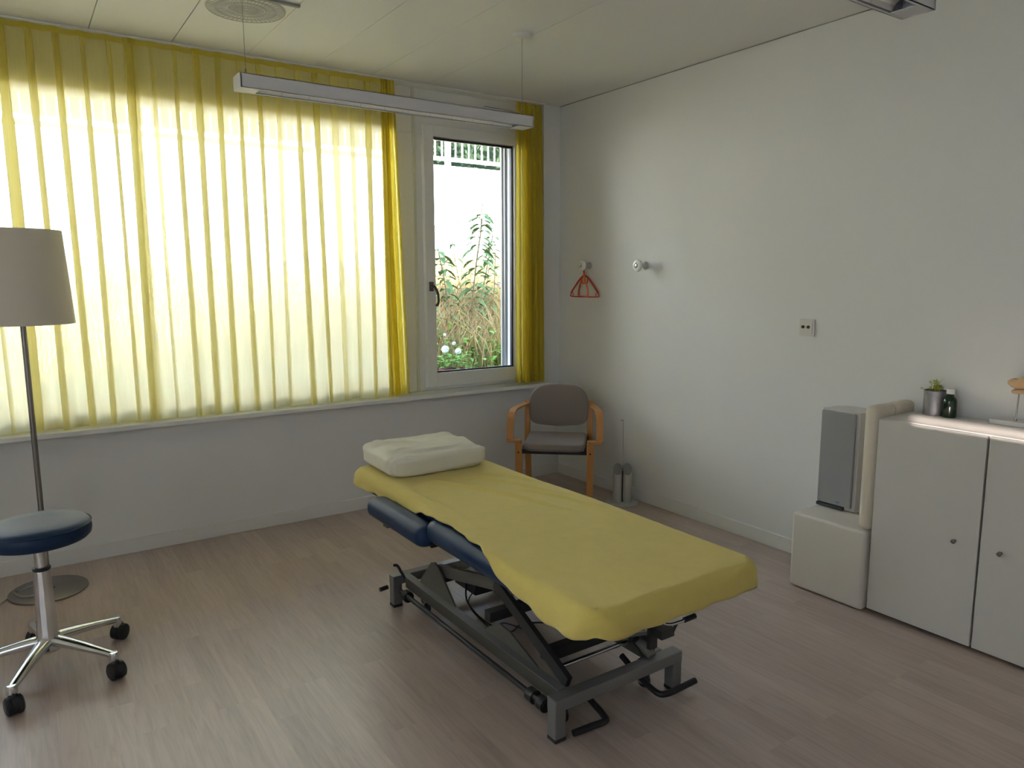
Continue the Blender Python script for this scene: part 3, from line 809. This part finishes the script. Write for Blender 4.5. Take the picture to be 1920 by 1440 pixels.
bm = nb(); tube(bm, [(0, .018, .008), (0, .018, .560), (0, .014, .567), (-.004, .008, .567)], .003, 8); lathe(bm, [(0, -.006), (.008, -.004), (.009, .002), (0, .004)], 16, (-.012, .006, .565)); obj('rod', bm, LTGREY, t)
bm = nb(); box(bm, -.003, .003, -.012, .024, .008, .22); obj('spine', bm, BLACK, t, flat=True)

# ------------------------------------------------------------------ coat hooks and hangers
def hook(y, z, label):
    t = thing('coat_hook', label, 'coat hook', (0, y, z), 0, 'wall hooks')
    bm = nb(); M = Ry(-90)
    lathe(bm, [(0, 0), (.024, 0), (.026, .004), (.022, .009), (.013, .012), (.012, .05), (.013, .062)], 24, M=M); obj('stem', bm, LTGREY, t)
    bm = nb(); lathe(bm, [(0, .060), (.030, .060), (.038, .066), (.040, .074), (.038, .082), (.030, .087), (.017, .086), (.0165, .082), (.0145, .080), (0, .080)], 36, M=M)
    k = obj('knob', bm, PORC, t)
    bm = nb(); lathe(bm, [(0, .079), (.009, .080), (.011, .084), (.008, .088), (0, .089)], 20, M=M); obj('screw_cover', bm, CHROME, k)
hook(-.352, 1.593, 'white porcelain coat hook on the right wall holding a red hanger')
hook(-.915, 1.583, 'empty white porcelain coat hook on the right wall')

def hanger(name, m, x, y, z, rz, label, s=1.0):
    t = thing(name, label, 'clothes hanger', (x, y, z), math.radians(rz), 'plastic hangers')
    bm = nb()
    tube(bm, [(0, .012 * s, .002), (0, .0, .018), (0, -.013 * s, .004), (0, -.008 * s, -.022), (0, .004, -.040), (0, .0, -.075)], .0034, 8, 5)
    obj('hook', bm, m, t)
    bm = nb()
    L_ = .138 * s
    tube(bm, [(0, 0, -.075), (0, -.04 * s, -.095), (0, -.10 * s, -.155), (0, -L_, -.198)], .0065, 8, 5)
    tube(bm, [(0, 0, -.075), (0, .04 * s, -.095), (0, .10 * s, -.155), (0, L_, -.198)], .0065, 8, 5)
    tube(bm, [(0, -L_, -.198), (0, -L_ - .004, -.212), (0, -L_ + .005, -.225), (0, 0, -.226), (0, L_ - .005, -.225), (0, L_ + .004, -.212), (0, L_, -.198)], .0042, 8, 4)
    tube(bm, [(0, -.028 * s, -.10), (0, -.028 * s, -.128), (0, .024 * s, -.130), (0, .026 * s, -.100)], .0034, 8, 3)
    for q in (-1, 1): tube(bm, [(0, q * (L_ - .02), -.222), (0, q * (L_ - .022), -.205), (0, q * (L_ - .012), -.198)], .003, 6, 3)
    obj('hanger_body', bm, m, t)
hanger('clothes_hanger', REDP, -.047, -.352, 1.598, 4, 'red plastic clothes hanger hanging on the left wall hook')
hanger('clothes_hanger', ORGP, -.058, -.352, 1.603, -24, 'thin orange clothes hanger behind the red one', .92)

# ------------------------------------------------------------------ socket plate
t = thing('wall_plate', 'square off-white wall plate with two round metal buttons', 'wall plate', (0, -2.116, 1.243))
o = obj('plate', B(-.009, 0, -.044, .044, -.044, .044), PLATE, t, flat=True); bevel(o, .003)
bm = nb(); box(bm, -.0115, -.009, -.033, .033, -.033, .033); o = obj('insert', bm, PLATE, t, flat=True); bevel(o, .001)
for yy in (.020, -.012):
    bm = nb(); lathe(bm, [(0, .0), (.0085, .0), (.0085, .004), (.006, .008), (0, .009)], 20, M=Tr(-.0115, yy, .003) @ Ry(-90)); obj('button', bm, HANDLE, t)

# ------------------------------------------------------------------ cube, pad, speaker
bm = nb(); slab(bm, -.378, -.014, -2.712, -2.338, .004, .374, .018, .014); o = obj('cube_seat', bm, LEATH); tag(o, 'white leatherette cube standing on the floor left of the cabinet', 'cube stool')
t = thing('bolster_pad', 'upright cream padded block squeezed between speaker and white cabinet', 'cushion', (0, 0, .374))
bm = nb(); slab(bm, -.352, -.190, -2.716, -2.652, 0, .566, .026, .024, 8, 5); obj('pad_half', bm, CREAM, t)
bm = nb(); slab(bm, -.187, -.025, -2.716, -2.652, 0, .566, .026, .024, 8, 5); obj('pad_half', bm, CREAM, t)
t = thing('loudspeaker', 'grey bookshelf loudspeaker standing upright on the white cube', 'loudspeaker', (0, 0, .374))
bm = nb(); prism(bm, [(-.168, -2.338), (-.168, -2.532), (-.05, -2.575), (-.018, -2.53), (-.012, -2.44), (-.02, -2.385), (-.06, -2.345)], .004, .492, 'z'); c_ = obj('cabinet_shell', bm, SPKB, t, ang=30); bevel(c_, .003)
o = obj('front_grille', B(-.184, -.168, -2.518, -2.342, .022, .484), GRILLE, t, flat=True); bevel(o, .005, 3)
bm = nb(); box(bm, -.186, -.168, -2.480, -2.340, .004, .018); obj('base_strip', bm, mat('dark_strip', (.05, .055, .06), .5), t, flat=True)
bm = nb(); box(bm, -.185, -.183, -2.462, -2.445, .036, .043); obj('badge', bm, mat('badge_blue_grey', (.16, .16, .24), .4), t, flat=True)

# ------------------------------------------------------------------ cabinet
cab = thing('storage_cabinet', 'white low two-door storage cabinet along the right wall', 'cabinet', (-.175, -3.16, 0))
cab.location = (0, 0, 0)
bm = nb(); box(bm, -.29, -.012, -3.602, -2.744, .035, .871); box(bm, -.330, -.012, -2.744, -2.724, .035, .871); box(bm, -.29, -.03, -3.58, -2.75, 0, .035); o = obj('body', bm, CABW, cab, flat=True); bevel(o, .002)
o = obj('top_board', B(-.331, -.010, -3.604, -2.722, .873, .892), CABW, cab, flat=True); bevel(o, .0015)
for ya, yb, ky in ((-3.1570, -2.724, -3.072), (-3.600, -3.1655, -3.240)):
    o = obj('door', B(-.352, -.333, ya, yb, .019, .889), CABW, cab, flat=True); bevel(o, .0015)
    bm = nb(); lathe(bm, [(0, 0), (.005, 0), (.0045, .012), (.009, .014), (.010, .020), (.007, .023), (0, .0235)], 20, M=Tr(-.352, ky, .442) @ Ry(-90)); obj('knob', bm, STEEL, o)

# can with plant
t = thing('planter_can', 'ribbed tin can with small yellow-green plant on the cabinet', 'plant pot', (-.062, -2.812, .892))
bm = nb(); prof = [(0, .0), (.0435, 0), (.045, .003)]
for k in range(22): prof.append((.0445 + (.0006 if k % 2 else -.0003), .006 + k * .0045))
prof += [(.046, .106), (.046, .110), (.043, .110), (.043, .098), (0, .098)]
lathe(bm, prof, 40); obj('can', bm, TIN, t)
bm = nb(); lathe(bm, [(0, .1), (.043, .099), (.043, .096), (0, .096)], 24); obj('soil', bm, SOIL, t)
bm = nb(); rnd = random.Random(4)
for k in range(34):
    a = rnd.uniform(0, 2 * PI); r = rnd.uniform(0, .033); x, y = r * math.cos(a), r * math.sin(a)
    h = rnd.uniform(.012, .055); la = rnd.uniform(-.022, .022); lb = rnd.uniform(-.022, .022)
    tube(bm, [(x, y, .10), (x + la * .4, y + lb * .4, .10 + h * .6), (x + la, y + lb, .10 + h)], .0008, 5)
    for q in range(3):
        c = Vector((x + la + rnd.uniform(-.006, .006), y + lb + rnd.uniform(-.006, .006), .10 + h + rnd.uniform(-.008, .006)))
        d = Vector((rnd.uniform(-1, 1), rnd.uniform(-1, 1), rnd.uniform(-.3, .6))).normalized() * .008; e = d.cross(Vector((0, 0, 1))) * .5
        vs = [bm.verts.new(p_) for p_ in (c - d, c + e, c + d, c - e)]; bm.faces.new(vs)
obj('foliage', bm, PLANT, t, recalc=False)
t = thing('glass_bottle', 'small dark green glass bottle with white cap on the cabinet', 'bottle', (-.078, -2.884, .892))
bm = nb(); lathe(bm, [(0, 0), (.026, 0), (.0285, .004), (.0285, .072), (.026, .083), (.019, .092), (.0145, .096), (.0145, .106), (0, .106)], 36); obj('glass_body', bm, GGLASS, t)
bm = nb(); lathe(bm, [(0, .104), (.0165, .104), (.0168, .122), (.015, .126), (0, .126)], 28); obj('cap', bm, CAPW, t)

# bone coloured figure on a rod
t = thing('model_figure', 'tan rounded model held by a thin metal rod on a flat white base', 'figure', (-.045, -3.13, .892))
o = obj('base', B(-.035, .033, -.28, .085, 0, .020), ACRY, t, flat=True); bevel(o, .002)
bm = nb(); tube(bm, [(0, 0, .02), (0, -.004, .15)], .003, 10); lathe(bm, [(0, .02), (.006, .02), (.006, .026), (0, .027)], 12); obj('rod', bm, STEEL, t)
def bonef(co):
    x, y, z = co
    z2 = z * (1 + .5 * noise.noise(Vector((x * 25, y * 25, 2)))) + .015 * math.exp(-((y + .02) / .03) ** 2)
    if y > .03: z2 *= 1 - (y - .03) / .06; z2 += .004
    return Vector((x * (1 + .4 * noise.noise(Vector((y * 30, z * 30, 5)))), y, z2))
bm = nb(); superel(bm, .022, .062, .026, .8, .9, 40, 24, bonef)
bmesh.ops.transform(bm, matrix=Tr(.005, -.018, .172), verts=bm.verts); obj('rounded_form', bm, BONE, t, ang=180)
bm = nb(); superel(bm, .018, .030, .010, .7, .8, 28, 14); bmesh.ops.transform(bm, matrix=Tr(-.002, -.006, .143) @ Rx(-6), verts=bm.verts); obj('lower_form', bm, BONE, t, ang=180)

# ------------------------------------------------------------------ outside
def gz(x, y):
    return .52 + .24 * max(0, y - .3) + .06 * noise.noise(Vector((x * .8, y * .8, 0))) + .02 * math.sin(x * 2)
bm = nb(); nx, ny = 60, 26; g = []
for j in range(ny + 1):
    y = .27 + 4.9 * j / ny
    g.append([bm.verts.new((-9 + 20 * i / nx, y, gz(-9 + 20 * i / nx, y))) for i in range(nx + 1)])
for A, Bq in zip(g, g[1:]):
    for k in range(nx): bm.faces.new((A[k], A[k + 1], Bq[k + 1], Bq[k]))
struct('ground', bm, GROUND)
rw = struct('retaining_wall', B(-9, 11, 5.0, 5.35, .8, 3.10), CONC, flat=True)
bm = nb(); box(bm, -9, 11, 5.35, 9, 2.6, 3.06); struct('ground_upper', bm, GROUND, flat=True)

rl = thing('garden_railing', 'white metal railing along the top of the outside garden wall', 'railing', (0, 5.12, 3.10))
bm = nb(); box(bm, -6, 5.2, -.02, .02, .085, .135); obj('lower_rail', bm, RAILW, rl, flat=True)
bm = nb(); box(bm, -6, 5.2, -.025, .025, .98, 1.03); obj('upper_rail', bm, RAILW, rl, flat=True)
post = obj('post', B(-.036, .036, -.03, .03, -.01, 1.0), RAILW, rl, flat=True); post.location = (1.94, 0, 0)
for x in (-5.9, -3.94, -1.98, -.02, 3.90):
    c = post.copy(); C.objects.link(c); c.parent = rl; c.location = (x, 0, 0)
bal = obj('baluster', B(-.008, .008, -.008, .008, .13, .985), RAILW, rl, flat=True); bal.location = (-4.2, 0, 0)
k = 1; x = -4.2 + .112
while k < 74:
    c = bal.copy(); C.objects.link(c); c.parent = rl; c.location = (x, 0, 0); x += .112; k += 1

def leafquad(bm, p, d, up, L_, W_, bend=.3):
    d = d.normalized(); s = d.cross(up)
    if s.length < 1e-3: s = Vector((1, 0, 0))
    s.normalize(); prev = None
    for i, w in ((0, .15), (1, .85), (2, 1), (3, .7), (4, .08)):
        u = i / 4; c = p + d * L_ * u + Vector((0, 0, -1)) * bend * L_ * u * u
        a = bm.verts.new(c - s * W_ * w / 2); b = bm.verts.new(c + s * W_ * w / 2)
        if prev: bm.faces.new((prev[0], prev[1], b, a))
        prev = (a, b)

rnd = random.Random(21)
bm = nb()
for k in range(9000):
    x = rnd.uniform(-4, 4); y = rnd.uniform(5.9, 6.7); z = rnd.uniform(3.0, 5.2)
    c = Vector((x, y + .25 * noise.noise(Vector((x * 2, z * 2, 0))), z)); d = Vector((rnd.uniform(-1, 1), rnd.uniform(-1, .2), rnd.uniform(-1, 1)))
    e = d.cross(Vector((rnd.uniform(-1, 1), rnd.uniform(-1, 1), rnd.uniform(-1, 1))))
    if e.length < .05: continue
    d = d.normalized() * .05; e = e.normalized() * .03
    bm.faces.new([bm.verts.new(q) for q in (c - d, c + e, c + d, c - e)])
hg = obj('hedge', bm, HEDGE, flat=True, recalc=False)
tag(hg, 'dark green hedge growing behind the white railing outside', 'hedge')
obj('hedge_core', B(-4.2, 4.2, 6.35, 6.9, 3.0, 5.15), HEDGE, hg, flat=True)

def blades(name, m, n, seed, hmin, hmax, w, label, cat, lean=.35, dens=None):
    rnd = random.Random(seed); bm = nb()
    for k in range(n):
        y = .9 + 3.45 * rnd.random() ** .8; x = rnd.uniform(-4.2, 3.4) if rnd.random() < .4 else -3.446 + (y + 4.42) * rnd.uniform(.5, .72)
        if dens and noise.noise(Vector((x * 1.3, y * 1.3, seed))) < dens: continue
        h = rnd.uniform(hmin, hmax) * (1 + .4 * noise.noise(Vector((x * 2, y * 2, 7)))); z = gz(x, y) - .02
        dx, dy = rnd.gauss(0, lean) * h, rnd.gauss(0, lean) * h; a = rnd.uniform(0, PI); ca, sa = math.cos(a) * w, math.sin(a) * w
        p = [Vector((x, y, z)), Vector((x + dx * .35, y + dy * .35, z + h * .6)), Vector((x + dx, y + dy, z + h * .95))]
        v = [bm.verts.new(p[0] + Vector((-ca, -sa, 0))), bm.verts.new(p[0] + Vector((ca, sa, 0))), bm.verts.new(p[1] + Vector((ca, sa, 0)) * .8), bm.verts.new(p[1] - Vector((ca, sa, 0)) * .8), bm.verts.new(p[2])]
        bm.faces.new((v[0], v[1], v[2], v[3])); bm.faces.new((v[3], v[2], v[4]))
    tag(obj(name, bm, m, flat=True, recalc=False), label, cat, kind='stuff')
blades('dry_grass', DRYG, 15000, 5, .25, .60, .0045, 'tall dry straw-coloured grass on the slope outside', 'grass', .4)
blades('green_grass', GREENG, 9000, 6, .15, .42, .005, 'green grass between the dry stalks on the slope outside', 'grass', .35, -.05)
bm = nb(); rnd = random.Random(77)
for k in range(5200):
    y = .75 + 3.4 * rnd.random() ** 1.3; x = -3.446 + (y + 4.42) * rnd.uniform(.5, .73) if rnd.random() < .75 else rnd.uniform(-4, 1)
    if noise.noise(Vector((x * 2.2, y * 2.2, 3))) < -.05: continue
    z = gz(x, y) + rnd.uniform(.0, .48) * rnd.random()
    leafquad(bm, Vector((x, y, z)), Vector((rnd.uniform(-1, 1), rnd.uniform(-1, 1), rnd.uniform(.0, 1.2))), Vector((0, 0, 1)), rnd.uniform(.05, .11), rnd.uniform(.02, .045), .5)
tag(obj('weed_leaves', bm, WEED, flat=True, recalc=False), 'bright green broad weed leaves low on the slope outside', 'weeds', kind='stuff')

def spike(bm, a, b, r, n=70, rnd=random):
    a = Vector(a); b = Vector(b)
    for k in range(n):
        u = rnd.random(); c = a + (b - a) * u; rr = r * (1 - .75 * u)
        v = Vector((rnd.gauss(0, 1), rnd.gauss(0, 1), rnd.gauss(0, 1))).normalized()
        c = c + v * rr * .8; e = v.cross(Vector((0, 0, 1)))
        if e.length < .01: continue
        e = e.normalized() * r * .45; f = v.cross(e).normalized() * r * .45
        bm.faces.new([bm.verts.new(q) for q in (c - e, c + f + v * r * .2, c + e, c - f + v * r * .2)])

bush = thing('butterfly_bush', 'tall thin butterfly bush with brown and purple flower spikes outside', 'bush', (0, 0, 0))
rnd = random.Random(3)
def stem(pts, n, L0, L1, W_, seed, r=.006, start=.15):
    rnd = random.Random(seed); bm = nb(); tube(bm, pts, r, 6, 6); s = obj('stem', bm, STEMM, bush)
    P = catmull(pts, 12); bm = nb()
    for k in range(n):
        u = start + (1 - start) * k / n; i = u * (len(P) - 1); p = P[int(i)].lerp(P[min(int(i) + 1, len(P) - 1)], i - int(i))
        az = k * PI / 2 + rnd.uniform(-.3, .3); L_ = L0 + (L1 - L0) * u
        for q in (0, PI):
            d = Vector((math.cos(az + q), math.sin(az + q) * .8, rnd.uniform(.1, .55)))
            leafquad(bm, p, d, Vector((0, 0, 1)), L_ * rnd.uniform(.8, 1.2), W_ * rnd.uniform(.8, 1.15), rnd.uniform(.35, .8))
    obj('leaves', bm, LEAF, s, recalc=False)
    return P[-1]
yb = 1.6
e = stem([(.16, yb, .80), (.19, yb, 1.2), (.24, yb, 1.6), (.30, yb, 1.95), (.315, yb, 2.12)], 36, .25, .16, .055, 1, .008)
bm = nb(); spike(bm, (.315, yb, 2.11), (.317, yb, 2.235), .016, 120, rnd); obj('flower_spike', bm, BROWNF, bush, flat=True, recalc=False)
stem([(.25, yb + .1, .85), (.36, yb + .1, 1.3), (.45, yb + .1, 1.7), (.50, yb + .1, 1.93)], 22, .21, .14, .050, 2, .006)
stem([(-.02, yb - .1, .80), (-.09, yb - .1, 1.15), (-.16, yb - .1, 1.5), (-.22, yb - .1, 1.78)], 22, .21, .16, .058, 4, .006)
stem([(.10, yb, 1.30), (.02, yb, 1.65), (-.02, yb, 1.88)], 6, .16, .12, .030, 5, .004)
stem([(-.35, yb - .4, .80), (-.42, yb - .4, 1.1), (-.47, yb - .4, 1.5)], 8, .16, .12, .034, 6, .004)
stem([(.05, yb + .3, .85), (.08, yb + .3, 1.3), (.05, yb + .3, 1.62)], 12, .18, .12, .045, 8, .005)
stem([(.62, yb + .5, .9), (.66, yb + .5, 1.3), (.72, yb + .5, 1.7)], 12, .18, .12, .045, 9, .005)
stem([(.33, yb - .1, 1.0), (.38, yb - .1, 1.35), (.40, yb - .1, 1.78)], 12, .18, .12, .042, 10, .005)
for pts, col in (([(.28, yb, 1.75), (.20, yb, 1.98), (.10, yb, 2.09), (.0, yb, 2.13)], 1), ([(.26, yb, 1.72), (.16, yb, 1.9), (.10, yb, 2.0), (.06, yb, 2.02)], 1),
                 ([(.20, yb, 1.5), (.10, yb, 1.72), (.02, yb, 1.84), (-.01, yb, 1.83)], 1), ([(.32, yb, 1.25), (.42, yb, 1.42), (.50, yb, 1.45)], 1),
                 ([(.02, yb, 1.5), (-.15, yb, 1.9), (-.28, yb, 2.1), (-.36, yb, 2.13)], 1)):
    bm = nb(); tube(bm, pts, .0025, 5, 5); s = obj('stem', bm, STEMM, bush)
    d = (Vector(pts[-1]) - Vector(pts[-2])).normalized()
    bm = nb(); spike(bm, Vector(pts[-1]) - d * .02, Vector(pts[-1]) + d * .07, .013, 60, rnd); obj('flower_spike', bm, PURP, bush, flat=True, recalc=False)

t = thing('flower_pot', 'dark red flower pot with white blossoms just outside the casement', 'flower pot', (-.585, .62, gz(-.585, .62) - .01))
zz = .80 - t.location.z
bm = nb(); lathe(bm, [(0, 0), (.075, 0), (.10, zz - .03), (.108, zz - .03), (.110, zz), (.10, zz), (.098, zz - .02), (0, zz - .02)], 32); obj('pot', bm, TERRA, t)
bm = nb(); rnd = random.Random(8)
for k in range(130):
    a = rnd.uniform(0, 2 * PI); r = rnd.uniform(0, .12); z = zz + rnd.uniform(-.01, .11)
    leafquad(bm, Vector((r * math.cos(a), r * math.sin(a), z)), Vector((math.cos(a), math.sin(a), rnd.uniform(-.2, .8))), Vector((0, 0, 1)), rnd.uniform(.03, .055), rnd.uniform(.02, .035), .3)
obj('foliage', bm, WEED, t, recalc=False)
for cx, cy, cz, r in ((-.075, -.02, zz + .155, .036), (.035, -.03, zz + .135, .030), (.05, .06, zz + .19, .018), (-.01, .10, zz + .26, .014)):
    bm = nb(); tube(bm, [(cx * .3, cy * .3, zz), (cx, cy, cz)], .002, 5)
    st_ = obj('flower_stem', bm, STEMM, t)
    bm = nb()
    for k in range(46):
        v = Vector((rnd.gauss(0, 1), rnd.gauss(0, 1), rnd.gauss(0, 1) * .8 + .2)).normalized(); c = Vector((cx, cy, cz)) + v * r * .75
        e = v.cross(Vector((0, 0, 1))).normalized() * r * .42; f = v.cross(e).normalized() * r * .42
        bm.faces.new([bm.verts.new(q) for q in (c - e, c - f, c + e, c + f)])
    obj('white_blossom', bm, WHITEF, st_, flat=True, recalc=False)

# ------------------------------------------------------------------ light
w = bpy.data.worlds.new('sky'); sc.world = w; w.use_nodes = True
nt = w.node_tree; N = nt.nodes; L = nt.links; bg = N['Background']
tc = N.new('ShaderNodeTexCoord'); sp = N.new('ShaderNodeSeparateXYZ'); L.new(tc.outputs['Generated'], sp.inputs[0])
cr = N.new('ShaderNodeValToRGB'); cr.color_ramp.elements[0].position = .0; cr.color_ramp.elements[0].color = (.95, .97, 1, 1)
cr.color_ramp.elements[1].position = .7; cr.color_ramp.elements[1].color = (.42, .62, 1.0, 1)
L.new(sp.outputs[2], cr.inputs[0]); L.new(cr.outputs[0], bg.inputs[0]); bg.inputs[1].default_value = 6.0

sd = bpy.data.lights.new('sun', 'SUN'); sd.energy = 45; sd.angle = math.radians(.6); sd.color = (1, .93, .84)
so = bpy.data.objects.new('sun', sd); C.objects.link(so)
el = math.radians(15.8); dx, dy = .88, .47
hz = math.hypot(dx, dy); d = Vector((dx / hz * math.cos(el), dy / hz * math.cos(el), -math.sin(el)))
so.rotation_euler = d.to_track_quat('-Z', 'Y').to_euler(); so.location = (-6, -4, 6)
pd = bpy.data.lights.new('window_portal', 'AREA'); pd.shape = 'RECTANGLE'; pd.size = 5.1; pd.size_y = 1.7; pd.cycles.is_portal = True
po = bpy.data.objects.new('window_portal', pd); C.objects.link(po); po.location = (-2.85, .30, 1.62); po.rotation_euler = (math.radians(-90), 0, 0)

# ------------------------------------------------------------------ camera
cam = bpy.data.cameras.new('camera'); co = bpy.data.objects.new('camera', cam); C.objects.link(co); sc.camera = co
yaw, pitch, roll = 5.97718869e-01, 1.42516837e-01, -3.27431320e-03
cy, sy, cp, sp_ = math.cos(yaw), math.sin(yaw), math.cos(pitch), math.sin(pitch)
fwd = Vector((sy * cp, cy * cp, -sp_)); right = Vector((cy, -sy, 0)); up = right.cross(fwd)
r2 = right * math.cos(roll) + up * math.sin(roll); u2 = -right * math.sin(roll) + up * math.cos(roll)
M = Matrix((r2, u2, -fwd)).transposed().to_4x4(); M.translation = (-3.44566279, -4.42010737, 1.5)
co.matrix_world = M
cam.sensor_fit = 'HORIZONTAL'; cam.sensor_width = 36; cam.lens = 1373.24727 / 1920 * 36; cam.clip_start = .05

sc.view_settings.view_transform = 'Standard'; sc.view_settings.look = 'None'; sc.view_settings.gamma = 1
sc.view_settings.use_curve_mapping = False; sc.view_settings.exposure = 0.88
sc.cycles.use_denoising = True
sc.cycles.max_bounces = 14; sc.cycles.diffuse_bounces = 6; sc.cycles.transparent_max_bounces = 24; sc.cycles.transmission_bounces = 8
sc.cycles.sample_clamp_indirect = 6
sc.cycles.caustics_reflective = False; sc.cycles.caustics_refractive = False
